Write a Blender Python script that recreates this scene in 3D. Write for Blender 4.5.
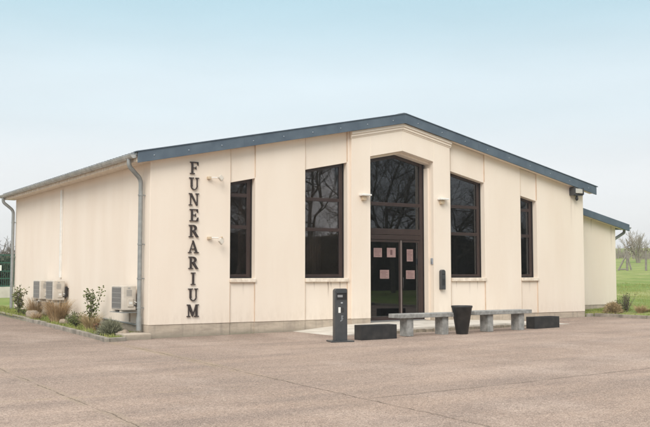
import bpy, math, random
from mathutils import Vector, Matrix, noise
random.seed(7)
for o in list(bpy.data.objects): bpy.data.objects.remove(o)
scn = bpy.context.scene
COL = scn.collection
R = math.radians

# ------------------------------------------------------------------ camera
cam_d = bpy.data.cameras.new('camera'); cam = bpy.data.objects.new('camera', cam_d); COL.objects.link(cam)
cam.location = (-7.7167, -19.6381, 1.40)
cam.rotation_euler = (R(90 + 3.883), 0, R(-32.536))
cam_d.sensor_width = 36; cam_d.lens = 895.7 / 650 * 36
cam_d.clip_start = 0.1; cam_d.clip_end = 3000
scn.camera = cam
# ------------------------------------------------------------------ sky
SUN_EL, SUN_AZ = 40, 226          # azimuth clockwise from +Y
w = bpy.data.worlds.new('World'); scn.world = w; w.use_nodes = True
nt = w.node_tree; nt.nodes.clear()
N = nt.nodes.new; L = nt.links.new
out = N('ShaderNodeOutputWorld'); bg = N('ShaderNodeBackground'); L(bg.outputs[0], out.inputs[0])
sky = N('ShaderNodeTexSky'); sky.sky_type = 'NISHITA'; sky.sun_disc = False
sky.sun_elevation = R(SUN_EL); sky.sun_rotation = R(SUN_AZ); sky.air_density = 1.0; sky.dust_density = 3.0
tc = N('ShaderNodeTexCoord'); sep = N('ShaderNodeSeparateXYZ'); L(tc.outputs['Generated'], sep.inputs[0])
ramp = N('ShaderNodeValToRGB')
cr = ramp.color_ramp; cr.interpolation = 'EASE'
HZ = [(0.0, (.845, .845, .845)), (0.10, (.835, .85, .86)), (0.19, (.73, .82, .855)), (0.31, (.50, .70, .775)), (0.50, (.85, .92, .96)), (0.75, (1.5, 1.5, 1.46))]
cr.elements[0].position = 0; cr.elements[0].color = (*HZ[0][1], 1)
cr.elements[1].position = HZ[-1][0]; cr.elements[1].color = (*HZ[-1][1], 1)
for p_, c_ in HZ[1:-1]:
    e = cr.elements.new(p_); e.color = (*c_, 1)
L(sep.outputs[2], ramp.inputs[0])
sc = N('ShaderNodeVectorMath'); sc.operation = 'SCALE'; L(ramp.outputs[0], sc.inputs[0])
mp = N('ShaderNodeMapping'); mp.inputs['Scale'].default_value = (1.2, 1.2, 6); L(tc.outputs['Generated'], mp.inputs[0])
nz = N('ShaderNodeTexNoise'); nz.inputs['Scale'].default_value = 2.2; nz.inputs['Detail'].default_value = 4; L(mp.outputs[0], nz.inputs[0])
mr = N('ShaderNodeMapRange'); L(nz.outputs[0], mr.inputs[0]); mr.inputs[1].default_value = .3; mr.inputs[2].default_value = .7
mr.inputs[3].default_value = 5.35; mr.inputs[4].default_value = 5.85
L(mr.outputs[0], sc.inputs['Scale'])
mix = N('ShaderNodeMixRGB'); mix.inputs[0].default_value = .9
L(sky.outputs[0], mix.inputs[1]); L(sc.outputs[0], mix.inputs[2]); L(mix.outputs[0], bg.inputs[0])
bg.inputs[1].default_value = .12
# ------------------------------------------------------------------ sun
sd = bpy.data.lights.new('sun', 'SUN'); sun = bpy.data.objects.new('sun', sd); COL.objects.link(sun)
sd.energy = 1.5; sd.angle = R(34); sd.color = (1, .95, .88)
dirv = Vector((math.sin(R(SUN_AZ)) * math.cos(R(SUN_EL)), math.cos(R(SUN_AZ)) * math.cos(R(SUN_EL)), math.sin(R(SUN_EL))))
sun.rotation_euler = dirv.to_track_quat('Z', 'Y').to_euler()
sun.location = dirv * 50
vs = scn.view_settings; vs.view_transform = 'Standard'; vs.look = 'None'; vs.exposure = 0.71; vs.gamma = 1; vs.use_curve_mapping = False
scn.render.engine = 'CYCLES'; scn.cycles.max_bounces = 8; scn.cycles.transparent_max_bounces = 12

# ------------------------------------------------------------------ materials
def mat(name, col, rough=.7, metal=0, col2=None, scale=6, stretch=(1, 1, 1), bump=0, bscale=60, spec=.5, lo=.35, hi=.65, detail=5):
    m = bpy.data.materials.new(name); m.use_nodes = True
    n = m.node_tree.nodes; l = m.node_tree.links; b = n['Principled BSDF']
    b.inputs['Base Color'].default_value = (*col, 1); b.inputs['Roughness'].default_value = rough
    b.inputs['Metallic'].default_value = metal; b.inputs['Specular IOR Level'].default_value = spec
    t = n.new('ShaderNodeTexCoord'); mp = n.new('ShaderNodeMapping'); mp.inputs['Scale'].default_value = stretch
    l.new(t.outputs['Object'], mp.inputs[0])
    m['last'] = ''
    if col2:
        z = n.new('ShaderNodeTexNoise'); z.inputs['Scale'].default_value = scale; z.inputs['Detail'].default_value = detail
        l.new(mp.outputs[0], z.inputs[0])
        r_ = n.new('ShaderNodeMapRange'); r_.inputs[1].default_value = lo; r_.inputs[2].default_value = hi; l.new(z.outputs[0], r_.inputs[0])
        x = n.new('ShaderNodeMixRGB'); x.name = 'colmix'; x.inputs[1].default_value = (*col, 1); x.inputs[2].default_value = (*col2, 1)
        l.new(r_.outputs[0], x.inputs[0]); l.new(x.outputs[0], b.inputs['Base Color'])
    if bump:
        z2 = n.new('ShaderNodeTexNoise'); z2.inputs['Scale'].default_value = bscale; z2.inputs['Detail'].default_value = 3
        l.new(t.outputs['Object'], z2.inputs[0])
        bp = n.new('ShaderNodeBump'); bp.inputs['Strength'].default_value = bump; bp.inputs['Distance'].default_value = .01
        l.new(z2.outputs[0], bp.inputs['Height']); l.new(bp.outputs[0], b.inputs['Normal'])
    return m

class NB:
    """small node helper on a material"""
    def __init__(s, m): s.m = m; s.n = m.node_tree.nodes; s.l = m.node_tree.links; s.b = s.n['Principled BSDF']
    def val(s, v, sock):
        if isinstance(v, (int, float)): sock.default_value = v
        elif isinstance(v, tuple): sock.default_value = v
        else: s.l.new(v, sock)
    def math(s, op, a, b=0, c=0, clamp=False):
        q = s.n.new('ShaderNodeMath'); q.operation = op; q.use_clamp = clamp
        s.val(a, q.inputs[0]); s.val(b, q.inputs[1]); s.val(c, q.inputs[2]); return q.outputs[0]
    def noise(s, vec, scale, detail=3, rough=.5):
        q = s.n.new('ShaderNodeTexNoise'); q.inputs['Scale'].default_value = scale; q.inputs['Detail'].default_value = detail
        q.inputs['Roughness'].default_value = rough; s.l.new(vec, q.inputs[0]); return q.outputs[0]
    def map(s, vec, sc):
        q = s.n.new('ShaderNodeMapping'); q.inputs['Scale'].default_value = sc; s.l.new(vec, q.inputs[0]); return q.outputs[0]
    def rng(s, v, a, b, c=0, d=1, smooth=False):
        q = s.n.new('ShaderNodeMapRange'); s.l.new(v, q.inputs[0])
        if smooth: q.interpolation_type = 'SMOOTHSTEP'
        for i, k in enumerate((a, b, c, d)): q.inputs[i + 1].default_value = k
        return q.outputs[0]
    def mix(s, f, a, b, mode='MIX'):
        q = s.n.new('ShaderNodeMixRGB'); q.blend_type = mode
        s.val(f, q.inputs[0]); s.val(a, q.inputs[1]); s.val(b, q.inputs[2]); return q.outputs[0]
    def pos(s):
        g = s.n.new('ShaderNodeNewGeometry'); return g.outputs['Position']
    def xyz(s, v):
        q = s.n.new('ShaderNodeSeparateXYZ'); s.l.new(v, q.inputs[0]); return q.outputs
    def bump(s, h, strength, dist):
        q = s.n.new('ShaderNodeBump'); q.inputs['Strength'].default_value = strength; q.inputs['Distance'].default_value = dist
        s.l.new(h, q.inputs['Height']); s.l.new(q.outputs[0], s.b.inputs['Normal'])

# painted concrete wall: cream, faint vertical runs, pale blotches, dirt runs under sills
def wall_mat():
    m = mat('cream_painted_wall', (.6, .5, .4), .85); k = NB(m); p = k.pos(); X, Y, Z = k.xyz(p)
    base = k.mix(k.rng(k.noise(k.map(p, (1, 1, .25)), 1.3, 4), .35, .65), (.755, .650, .545, 1), (.795, .702, .602, 1))
    runs = k.rng(k.noise(k.map(p, (14, 14, .5)), 1.0, 5, .6), .56, .78, 0, .10)
    base = k.mix(runs, base, (.60, .47, .37, 1))
    fine = k.rng(k.noise(p, 9, 5, .7), .3, .7, 0, .22)
    base = k.mix(fine, base, (.80, .71, .62, 1))
    # narrow dark drips with ragged ends, under sills and lamps
    for (dx, z1, z0, wd, am) in ((4.93, 1.2, .72, .035, .85), (5.02, 1.2, 1.0, .03, .7), (5.30, 1.2, .90, .03, .75), (4.5, 1.2, .95, .025, .45), (9.3, 1.2, .95, .025, .45), (10.1, 1.2, .85, .03, .5), (14.05, 4.2, 2.6, .05, .4), (14.22, 4.2, 3.1, .03, .35), (2.45, 1.2, .8, .04, .25),
                                 (12.2, 1.2, .75, .05, .25), (9.8, 1.2, .7, .05, .25), (15.7, 3.5, 2.6, .05, .45), (16.35, 3.3, 2.7, .04, .5), (17.35, 3.1, 1.9, .06, .35)):
        d = k.math('ABSOLUTE', k.math('SUBTRACT', k.math('ADD', X, k.rng(k.noise(p, 3), 0, 1, -.03, .03)), dx))
        a = k.rng(d, wd * .2, wd, 1, 0, True)
        b_ = k.rng(Z, z0, z1, 0, 1, True); c_ = k.rng(Z, z1, z1 + .02, 1, 0)
        f = k.math('MULTIPLY', k.math('MULTIPLY', a, b_), k.math('MULTIPLY', c_, am))
        base = k.mix(f, base, (.34, .25, .19, 1))
    splash = k.math('MULTIPLY', k.rng(Z, .25, .75, 1, 0, True), k.rng(k.noise(k.map(p, (5, 5, 1.5)), 2, 8, .75), .42, .75, 0, .38))
    base = k.mix(splash, base, (.50, .40, .31, 1))
    k.l.new(base, k.b.inputs['Base Color'])
    k.bump(k.noise(p, 70, 3), .25, .006)
    return m
M = {}
M['wall'] = wall_mat()
def plinth_mat():
    m = mat('weathered_plinth', (.3, .28, .25), .9); k = NB(m); p = k.pos(); X, Y, Z = k.xyz(p)
    base = k.mix(k.rng(k.noise(k.map(p, (1, 1, 3)), 2.2, 6, .65), .38, .64), (.50, .42, .335, 1), (.36, .30, .24, 1))
    base = k.mix(k.rng(k.noise(k.map(p, (10, 10, 1)), 1, 5), .55, .75, 0, .6), base, (.25, .22, .18, 1))
    low = k.math('MULTIPLY', k.rng(Z, -.06, .1, 1, 0, True), .55); base = k.mix(low, base, (.20, .18, .14, 1))
    k.l.new(base, k.b.inputs['Base Color']); k.bump(k.noise(p, 45, 4), .5, .01); return m
M['plinth'] = plinth_mat()
M['sill'] = mat('sill_paint', (.80, .71, .60), .7, col2=(.62, .52, .42), scale=9, bump=.2)
M['fascia'] = mat('slate_blue_sheet', (.085, .115, .15), .45, .2, col2=(.115, .15, .185), scale=3, spec=.4)
M['roofsheet'] = mat('grey_roof_sheet', (.25, .26, .27), .6, .3, col2=(.19, .2, .2), scale=2)
M['bolt'] = mat('pale_bolt', (.26, .30, .34), .4, .5)
M['zinc'] = mat('zinc_gutter', (.50, .50, .48), .5, .35, col2=(.36, .36, .345), scale=5, stretch=(1, 1, 1), bump=.15, bscale=20)
M['pipe'] = mat('grey_downpipe', (.24, .25, .245), .55, .25, col2=(.31, .325, .32), scale=7)
M['frame'] = mat('brown_aluminium', (.034, .0205, .018), .38, .1, col2=(.045, .027, .0235), scale=3, spec=.5)
M['frame_dark'] = mat('dark_gasket', (.012, .010, .010), .5)
M['interior'] = mat('interior_paint', (.5, .44, .38), .9, col2=(.42, .36, .3), scale=1)
M['curtain'] = mat('grey_curtain', (.45, .42, .38), .9, col2=(.36, .34, .31), scale=8, stretch=(6, 6, .2))
M['white'] = mat('white_plastic', (.78, .77, .74), .45, col2=(.70, .69, .65), scale=12)
M['ac'] = mat('off_white_casing', (.62, .565, .49), .5, col2=(.52, .465, .395), scale=6, bump=.05)
M['ac_dark'] = mat('fan_recess', (.06, .06, .06), .6)
M['ac_grey'] = mat('fan_guard', (.36, .35, .33), .5)
M['tan'] = mat('tan_plastic', (.60, .48, .34), .6, col2=(.52, .41, .28), scale=20)
M['black'] = mat('black_resin', (.016, .016, .017), .5, col2=(.046, .043, .040), scale=5, bump=.15, bscale=90, lo=.42, hi=.8, detail=9)
M['anthracite'] = mat('anthracite_paint', (.040, .043, .046), .42, col2=(.055, .057, .060), scale=8)
M['letter'] = mat('dark_bronze_letter', (.030, .022, .020), .5, col2=(.048, .034, .03), scale=20)
M['letter_side'] = M['letter']
M['concrete'] = mat('grey_bench_concrete', (.36, .355, .34), .9, col2=(.19, .19, .18), scale=9, bump=.6, bscale=110, lo=.3, hi=.7, detail=8)
M['slab'] = mat('pale_step_concrete', (.60, .56, .50), .85, col2=(.47, .43, .37), scale=2.2, bump=.35, bscale=80, detail=8)
M['riser'] = mat('step_riser', (.34, .29, .22), .9, col2=(.2, .17, .13), scale=5, stretch=(2.5, 1, 1), bump=.5, bscale=40)
M['kerb'] = mat('kerb_concrete', (.34, .30, .25), .92, col2=(.19, .17, .14), scale=4, bump=.7, bscale=50, detail=8)
M['soil'] = mat('bed_soil', (.20, .15, .09), .95, col2=(.15, .19, .05), scale=3, bump=1, bscale=20)
M['rock'] = mat('pale_stone', (.34, .27, .20), .9, col2=(.19, .155, .12), scale=7, bump=.8, bscale=30)
M['bark'] = mat('bare_bark', (.16, .13, .10), .9, col2=(.10, .085, .07), scale=5, bump=.5, bscale=20)
M['bark_brown'] = mat('grey_brown_bark', (.19, .16, .13), .9, col2=(.13, .11, .09), scale=4)
M['bark_pale'] = mat('pale_bark', (.36, .31, .25), .9, col2=(.28, .24, .19), scale=3)
M['wood'] = mat('weathered_post', (.27, .24, .21), .9, col2=(.18, .16, .14), scale=4)
M['green_fence'] = mat('green_fence_paint', (.015, .07, .045), .5, col2=(.02, .09, .055), scale=3)
M['paper'] = mat('pinkish_notice_paper', (.25, .155, .145), .7, col2=(.30, .20, .185), scale=8)
M['ink'] = mat('printed_ink', (.11, .055, .055), .7)
M['soilpot'] = mat('potting_soil', (.05, .035, .025), .95, col2=(.08, .06, .04), scale=30, bump=1)
M['steel'] = mat('brushed_steel', (.45, .45, .46), .35, .8)
M['vent'] = mat('sand_roof_cover', (.50, .42, .31), .8, col2=(.40, .33, .24), scale=3)
M['hedge'] = mat('dark_hedge_leaf', (.10, .085, .055), .8, col2=(.055, .055, .03), scale=3)

def leafmat(name, c1, c2, scale=1.5, rough=.75, back=None):
    m = mat(name, c1, rough, col2=c2, scale=scale, lo=.3, hi=.7, spec=.25); k = NB(m)
    oi = k.n.new('ShaderNodeNewGeometry')
    hs = k.n.new('ShaderNodeHueSaturation')
    v = k.rng(oi.outputs['Random Per Island'], 0, 1, .72, 1.35)
    k.l.new(v, hs.inputs['Value']); k.l.new(m.node_tree.nodes['colmix'].outputs[0], hs.inputs['Color'])
    k.l.new(hs.outputs[0], k.b.inputs['Base Color'])
    return m
M['grass'] = leafmat('fresh_grass', (.18, .24, .05), (.30, .29, .10), 1.2)
M['straw'] = leafmat('dry_straw_blades', (.46, .33, .19), (.30, .20, .11), 6)
M['straw_pale'] = leafmat('pale_straw_blades', (.46, .36, .21), (.32, .23, .12), 6)
M['rose'] = leafmat('rose_leaf', (.09, .13, .04), (.17, .15, .07), 8)
M['laurel'] = leafmat('bush_leaf', (.08, .12, .03), (.15, .16, .06), 8)
M['lav'] = leafmat('grey_green_needles', (.26, .26, .18), (.19, .19, .12), 8)
M['bronze_leaf'] = leafmat('reddish_leaf', (.20, .085, .05), (.13, .09, .04), 8)

def glass_mat():
    m = bpy.data.materials.new('tinted_glass'); m.use_nodes = True
    n = m.node_tree.nodes; l = m.node_tree.links; n.clear()
    o = n.new('ShaderNodeOutputMaterial'); mx = n.new('ShaderNodeMixShader'); t = n.new('ShaderNodeBsdfTransparent'); g = n.new('ShaderNodeBsdfGlossy')
    fr = n.new('ShaderNodeFresnel'); fr.inputs[0].default_value = 1.80
    t.inputs[0].default_value = (.68, .62, .58, 1); g.inputs[0].default_value = (.86, .9, .95, 1); g.inputs['Roughness'].default_value = .012
    geo = n.new('ShaderNodeNewGeometry'); nz = n.new('ShaderNodeTexNoise'); nz.inputs['Scale'].default_value = .9; nz.inputs['Detail'].default_value = 1
    bp = n.new('ShaderNodeBump'); bp.inputs['Strength'].default_value = .02; bp.inputs['Distance'].default_value = .02
    l.new(geo.outputs['Position'], nz.inputs[0]); l.new(nz.outputs[0], bp.inputs['Height']); l.new(bp.outputs[0], g.inputs['Normal'])
    l.new(fr.outputs[0], mx.inputs[0]); l.new(t.outputs[0], mx.inputs[1]); l.new(g.outputs[0], mx.inputs[2]); l.new(mx.outputs[0], o.inputs[0])
    return m
M['glass'] = glass_mat()

def asphalt_mat():
    m = mat('worn_pinkish_asphalt', (.25, .2, .17), .93, spec=.25); k = NB(m); p = k.pos(); X, Y, Z = k.xyz(p)
    big = k.rng(k.noise(p, .22, 5, .6), .36, .64)
    c = k.mix(big, (.322, .240, .190, 1), (.380, .288, .233, 1))
    band = k.rng(k.noise(k.map(p, (.35, 1.6, 1)), .8, 5, .6), .4, .65, 0, .75)
    c = k.mix(band, c, (.235, .182, .152, 1))
    stain = k.rng(k.noise(p, 1.1, 6, .65), .52, .75, 0, .45); c = k.mix(stain, c, (.235, .175, .148, 1))
    spots_ = k.rng(k.noise(p, 2.6, 2, .4), .74, .80, 0, .45, True); c = k.mix(spots_, c, (.16, .125, .105, 1))
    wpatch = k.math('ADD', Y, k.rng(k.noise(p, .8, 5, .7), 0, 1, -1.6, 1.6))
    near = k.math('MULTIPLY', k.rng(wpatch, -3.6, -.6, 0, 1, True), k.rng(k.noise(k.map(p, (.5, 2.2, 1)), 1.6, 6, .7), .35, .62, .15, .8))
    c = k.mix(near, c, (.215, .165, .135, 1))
    light = k.rng(k.noise(k.map(p, (1, .6, 1)), .45, 5, .6), .52, .66, 0, .5); c = k.mix(light, c, (.43, .34, .285, 1))
    v = k.n.new('ShaderNodeTexVoronoi'); v.inputs['Scale'].default_value = 85; k.l.new(p, v.inputs[0])
    vs_ = k.n.new('ShaderNodeSeparateColor'); k.l.new(v.outputs['Color'], vs_.inputs[0])
    chip = k.rng(vs_.outputs[0], 0, 1, .62, 1.38)
    hs = k.n.new('ShaderNodeHueSaturation'); k.l.new(chip, hs.inputs['Value']); k.l.new(c, hs.inputs['Color']); c = hs.outputs[0]
    gr = k.rng(k.noise(p, 16, 6, .8), .3, .7, .80, 1.2)
    hs2 = k.n.new('ShaderNodeHueSaturation'); k.l.new(gr, hs2.inputs['Value']); k.l.new(c, hs2.inputs['Color']); c = hs2.outputs[0]
    pale = k.math('GREATER_THAN', vs_.outputs[1], .93); c = k.mix(k.math('MULTIPLY', pale, .55), c, (.55, .45, .38, 1))
    wob = k.rng(k.noise(p, 1.1, 5, .65), 0, 1, -.09, .09)
    wob2 = k.rng(k.noise(p, 9, 4, .65), 0, 1, -.03, .03)
    wb = k.math('ADD', wob, wob2)
    gap = k.rng(k.noise(p, 1.7, 3), .36, .52, .15, 1)
    def line(coord, off, slope, other, wd, am, col, lim=None):
        global _
        t = k.math('SUBTRACT', coord, k.math('MULTIPLY', other, slope))
        d = k.math('ABSOLUTE', k.math('ADD', k.math('SUBTRACT', t, off), wb))
        f = k.math('MULTIPLY', k.rng(d, wd * .4, wd, 1, 0, True), am)
        f = k.math('MULTIPLY', f, gap)
        for (cc, a, b_) in (lim or ()): f = k.math('MULTIPLY', f, k.rng(cc, a, b_, 0, 1, True))
        return k.mix(f, c, col)
    c = line(X, -1.05, .045, Y, .16, .40, (.34, .27, .17, 1), [(Y, -9.5, -5.5)])
    c = line(X, -1.05, .045, Y, .017, .85, (.10, .072, .052, 1), [(Y, -1.2, -2.2)])
    c = line(X, -4.35, .012, Y, .11, .35, (.33, .265, .19, 1), [(Y, -2, -5)])
    c = line(X, -4.35, .012, Y, .014, .75, (.11, .08, .06, 1), [(Y, -3, -5)])
    c = line(Y, -10.75, .035, X, .04, .62, (.12, .09, .07, 1), [(X, -2.0, -1.0)])
    c = line(Y, -9.3, -.1, X, .09, .25, (.34, .27, .17, 1), [(X, -1.6, -2.4)])
    k.l.new(c, k.b.inputs['Base Color'])
    h = k.math('ADD', v.outputs['Distance'], k.math('MULTIPLY', k.noise(p, 18, 4), .8))
    k.bump(h, .6, .012)
    return m
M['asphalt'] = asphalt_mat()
def meadow_mat():
    m = mat('meadow', (.1, .2, .04), .95, spec=.15); k = NB(m); p = k.pos()
    c = k.mix(k.rng(k.noise(k.map(p, (.3, 1, 1)), .12, 5, .65), .38, .62), (.17, .25, .055, 1), (.29, .32, .11, 1))
    c = k.mix(k.rng(k.noise(p, 1.1, 6, .7), .45, .7, 0, .6), c, (.11, .19, .045, 1))
    c = k.mix(k.rng(k.noise(k.map(p, (1, .6, 1)), .35, 6, .75), .50, .66, 0, .85), c, (.44, .40, .20, 1))
    k.l.new(c, k.b.inputs['Base Color']); k.bump(k.noise(p, 14, 5, .7), 1, .06); return m
M['meadow'] = meadow_mat()

# ------------------------------------------------------------------ mesh helpers
class MB:
    def __init__(s): s.v = []; s.f = []; s.smooth = []; s.mi = []
    def add(s, vs, fs, smooth=False, mi=0):
        o = len(s.v); s.v += [tuple(v) for v in vs]
        for f in fs: s.f.append([i + o for i in f]); s.smooth.append(smooth); s.mi.append(mi)
        return s
    def box(s, x0, x1, y0, y1, z0, z1, rot=None, mi=0):
        vs = [Vector((x, y, z)) for x in (x0, x1) for y in (y0, y1) for z in (z0, z1)]
        if rot: mtx, piv = rot; piv = Vector(piv); vs = [piv + mtx @ (v - piv) for v in vs]
        return s.add(vs, [(0, 1, 3, 2), (4, 6, 7, 5), (0, 4, 5, 1), (2, 3, 7, 6), (0, 2, 6, 4), (1, 5, 7, 3)], mi=mi)
    def prism(s, poly, y0, y1, mi=0):       # poly in (x,z), extruded in y
        n = len(poly); vs = [(x, y0, z) for x, z in poly] + [(x, y1, z) for x, z in poly]
        fs = [list(range(n)), list(range(2 * n - 1, n - 1, -1))] + [(i, i + n, (i + 1) % n + n, (i + 1) % n) for i in range(n)]
        return s.add(vs, fs, mi=mi)
    def prismz(s, poly, z0, z1, mi=0):      # poly in (x,y)
        n = len(poly); vs = [(x, y, z0) for x, y in poly] + [(x, y, z1) for x, y in poly]
        fs = [list(range(n - 1, -1, -1)), list(range(n, 2 * n))] + [(i, (i + 1) % n, (i + 1) % n + n, i + n) for i in range(n)]
        return s.add(vs, fs, mi=mi)
    def tube(s, pts, rad, seg=12, cap=True, mi=0):
        pts = [Vector(p) for p in pts]; n = len(pts)
        if not isinstance(rad, (list, tuple)): rad = [rad] * n
        rings = []; up = None
        for i, p in enumerate(pts):
            t = (pts[min(i + 1, n - 1)] - pts[max(i - 1, 0)]).normalized()
            if up is None:
                up = Vector((0, 0, 1)) if abs(t.z) < .9 else Vector((1, 0, 0))
            a = t.cross(up).normalized(); b = a.cross(t).normalized(); up = b
            rings.append([p + (a * math.cos(2 * math.pi * k / seg) + b * math.sin(2 * math.pi * k / seg)) * rad[i] for k in range(seg)])
        vs = [v for r in rings for v in r]; fs = []
        for i in range(n - 1):
            for k in range(seg):
                fs.append((i * seg + k, i * seg + (k + 1) % seg, (i + 1) * seg + (k + 1) % seg, (i + 1) * seg + k))
        s.add(vs, fs, True, mi)
        if cap:
            s.add(rings[0], [list(range(seg - 1, -1, -1))], mi=mi); s.add(rings[-1], [list(range(seg))], mi=mi)
        return s
    def lathe(s, prof, c=(0, 0, 0), seg=32, mi=0):
        vs = []; fs = []; n = len(prof)
        for r, z in prof:
            for k in range(seg): a = 2 * math.pi * k / seg; vs.append((c[0] + r * math.cos(a), c[1] + r * math.sin(a), c[2] + z))
        for i in range(n - 1):
            for k in range(seg): fs.append((i * seg + k, i * seg + (k + 1) % seg, (i + 1) * seg + (k + 1) % seg, (i + 1) * seg + k))
        return s.add(vs, fs, True, mi)
    def build(s, name, m, parent=None, bevel=0, seg=2, label=None):
        me = bpy.data.meshes.new(name); me.from_pydata(s.v, [], s.f)
        ms = m if isinstance(m, list) else [m]
        for q in ms: me.materials.append(q)
        me.polygons.foreach_set('use_smooth', s.smooth); me.polygons.foreach_set('material_index', s.mi)
        me.update()
        o = bpy.data.objects.new(name, me); COL.objects.link(o)
        if parent: o.parent = parent
        if bevel:
            b = o.modifiers.new('bevel', 'BEVEL'); b.width = bevel; b.segments = seg; b.limit_method = 'ANGLE'; b.angle_limit = R(40)
        if label: o['label'] = label
        return o
def tag(o, label=None, cat=None, group=None, kind=None):
    if label: o['label'] = label
    if cat: o['category'] = cat
    if group: o['group'] = group
    if kind: o['kind'] = kind
    return o
def thing(name, label, cat, loc=(0, 0, 0), rz=0, group=None):
    o = bpy.data.objects.new(name, None); COL.objects.link(o); o.location = loc; o.rotation_euler = (0, 0, rz)
    o.empty_display_size = .2
    return tag(o, label, cat, group)
def copy_tree(o, parent=None):
    c = o.copy(); COL.objects.link(c); c.parent = parent
    for ch in list(o.children): copy_tree(ch, c)
    return c

# ------------------------------------------------------------------ ground
def lerp_tab(x, t):
    if x <= t[0][0]: return t[0][1]
    for (a, va), (b, vb) in zip(t, t[1:]):
        if x <= b: u = (x - a) / (b - a); return va + (vb - va) * u
    return t[-1][1]
def cl(v, a, b): return max(a, min(b, v))
HT = [(18, 0), (30, .22), (45, .75), (57, 1.15), (75, 1.6), (92, 2.15), (110, 3.05), (132, 4.7), (150, 5.5), (200, 5.9), (400, 6.0)]
def gz(x, y):
    b = -.08 + .009 * cl(x, 0, 15.5) + .017 * cl(y, 0, 20)
    if x > 15: b += .05 * cl(x - 15, 0, 3)
    s = x * .777 + y * .63
    return b + lerp_tab(s, HT)
def lines(a, b, segs):      # segs: list of fixed coordinates with steps
    out_ = []
    for (p, q, st) in segs:
        n = max(1, round((q - p) / st)); out_ += [p + (q - p) * i / n for i in range(n)]
    return out_ + [segs[-1][1]]
KX = -1.0
xl = lines(0, 0, [(-700, -60, 80), (-60, -10, 5), (-10, KX, 1), (KX, 15, 1), (15, 30, 1), (30, 160, 5), (160, 700, 60)])
yl = lines(0, 0, [(-700, -60, 80), (-60, -16, 4), (-16, .0, 1), (.0, 30, 1), (30, 160, 5), (160, 900, 60)])
def on_asphalt(x, y): return (x < KX - .01 and -60 < y < 44 and x > -60) or (x < 14.99 and -60 < y < -.01 and x > -60)
mb = MB(); vs = []
for y in yl:
    for x in xl:
        z = gz(x, y)
        if on_asphalt(x, y): z -= .07
        elif x >= 15.4 and y < 12: z += .05
        vs.append((x, y, z + .0))
nx = len(xl); fs = [(j * nx + i, j * nx + i + 1, (j + 1) * nx + i + 1, (j + 1) * nx + i) for j in range(len(yl) - 1) for i in range(nx - 1)]
mb.add(vs, fs, True); tag(mb.build('ground', M['meadow']), kind='structure')
mb = MB()
def sheet(mb, xs, ys, dz):
    vs = [(x, y, gz(x, y) + dz) for y in ys for x in xs]; n = len(xs)
    mb.add(vs, [(j * n + i, j * n + i + 1, (j + 1) * n + i + 1, (j + 1) * n + i) for j in range(len(ys) - 1) for i in range(n - 1)], True)
sheet(mb, [x for x in xl if -60 <= x <= 15.01], [y for y in yl if -60 <= y <= .01], .004)
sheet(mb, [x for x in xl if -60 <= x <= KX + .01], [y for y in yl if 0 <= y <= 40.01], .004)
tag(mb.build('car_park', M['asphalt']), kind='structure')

# kerbs: separate stones with joints, one mesh
def kerb_run(mb, pts, wdt, h, side, stone=1.0):
    for (a, b) in zip(pts, pts[1:]):
        a = Vector((*a, 0)); b = Vector((*b, 0)); Ln = (b - a).length; t = (b - a) / Ln; nrm = Vector((-t.y, t.x, 0)) * side
        n = max(1, round(Ln / stone))
        for i in range(n):
            p = a + t * (Ln * i / n + .006); q = a + t * (Ln * (i + 1) / n - .006)
            jig = random.uniform(-.008, .008); hh = h + random.uniform(-.008, .008)
            c = [p + nrm * jig, q + nrm * jig, q + nrm * (wdt + jig), p + nrm * (wdt + jig)]
            zb = [gz(v.x, v.y) for v in (p, q, q, p)]
            vs = [(v.x, v.y, z - .1) for v, z in zip(c, zb)] + [(v.x, v.y, z + hh) for v, z in zip(c, zb)]
            mb.add(vs, [(0, 3, 2, 1), (4, 5, 6, 7), (0, 1, 5, 4), (1, 2, 6, 5), (2, 3, 7, 6), (3, 0, 4, 7)])
mb = MB()
kerb_run(mb, [(-1.20, -.52), (-1.13, 0), (-1.02, 4), (-.95, 9), (-1.0, 30)], .11, .10, -1)
kerb_run(mb, [(-1.08, -.52), (-.66, -.40)], .11, .09, 1, 1)
tag(mb.build('kerb', M['kerb'], bevel=.012), kind='structure')
mb = MB(); kerb_run(mb, [(14.66, -.02), (14.95, -.05), (15.0, -1.0), (15.05, -30)], .11, .10, 1)
tag(mb.build('kerb', M['kerb'], bevel=.012), kind='structure')
# flower bed soil
mb = MB(); xs = [-.98, -.75, -.5, -.25, .02]; ys = [-.40 + i * .45 for i in range(0, 67)]
vs = [(x if y > .1 else min(x, -.665), y, gz(x, y) + .065 + .025 * noise.noise((x * 2, y * 1.5, 0))) for y in ys for x in xs]; n = len(xs)
mb.add(vs, [(j * n + i, j * n + i + 1, (j + 1) * n + i + 1, (j + 1) * n + i) for j in range(len(ys) - 1) for i in range(n - 1)], True)
tag(mb.build('flower_bed', M['soil']), kind='structure')

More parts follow.
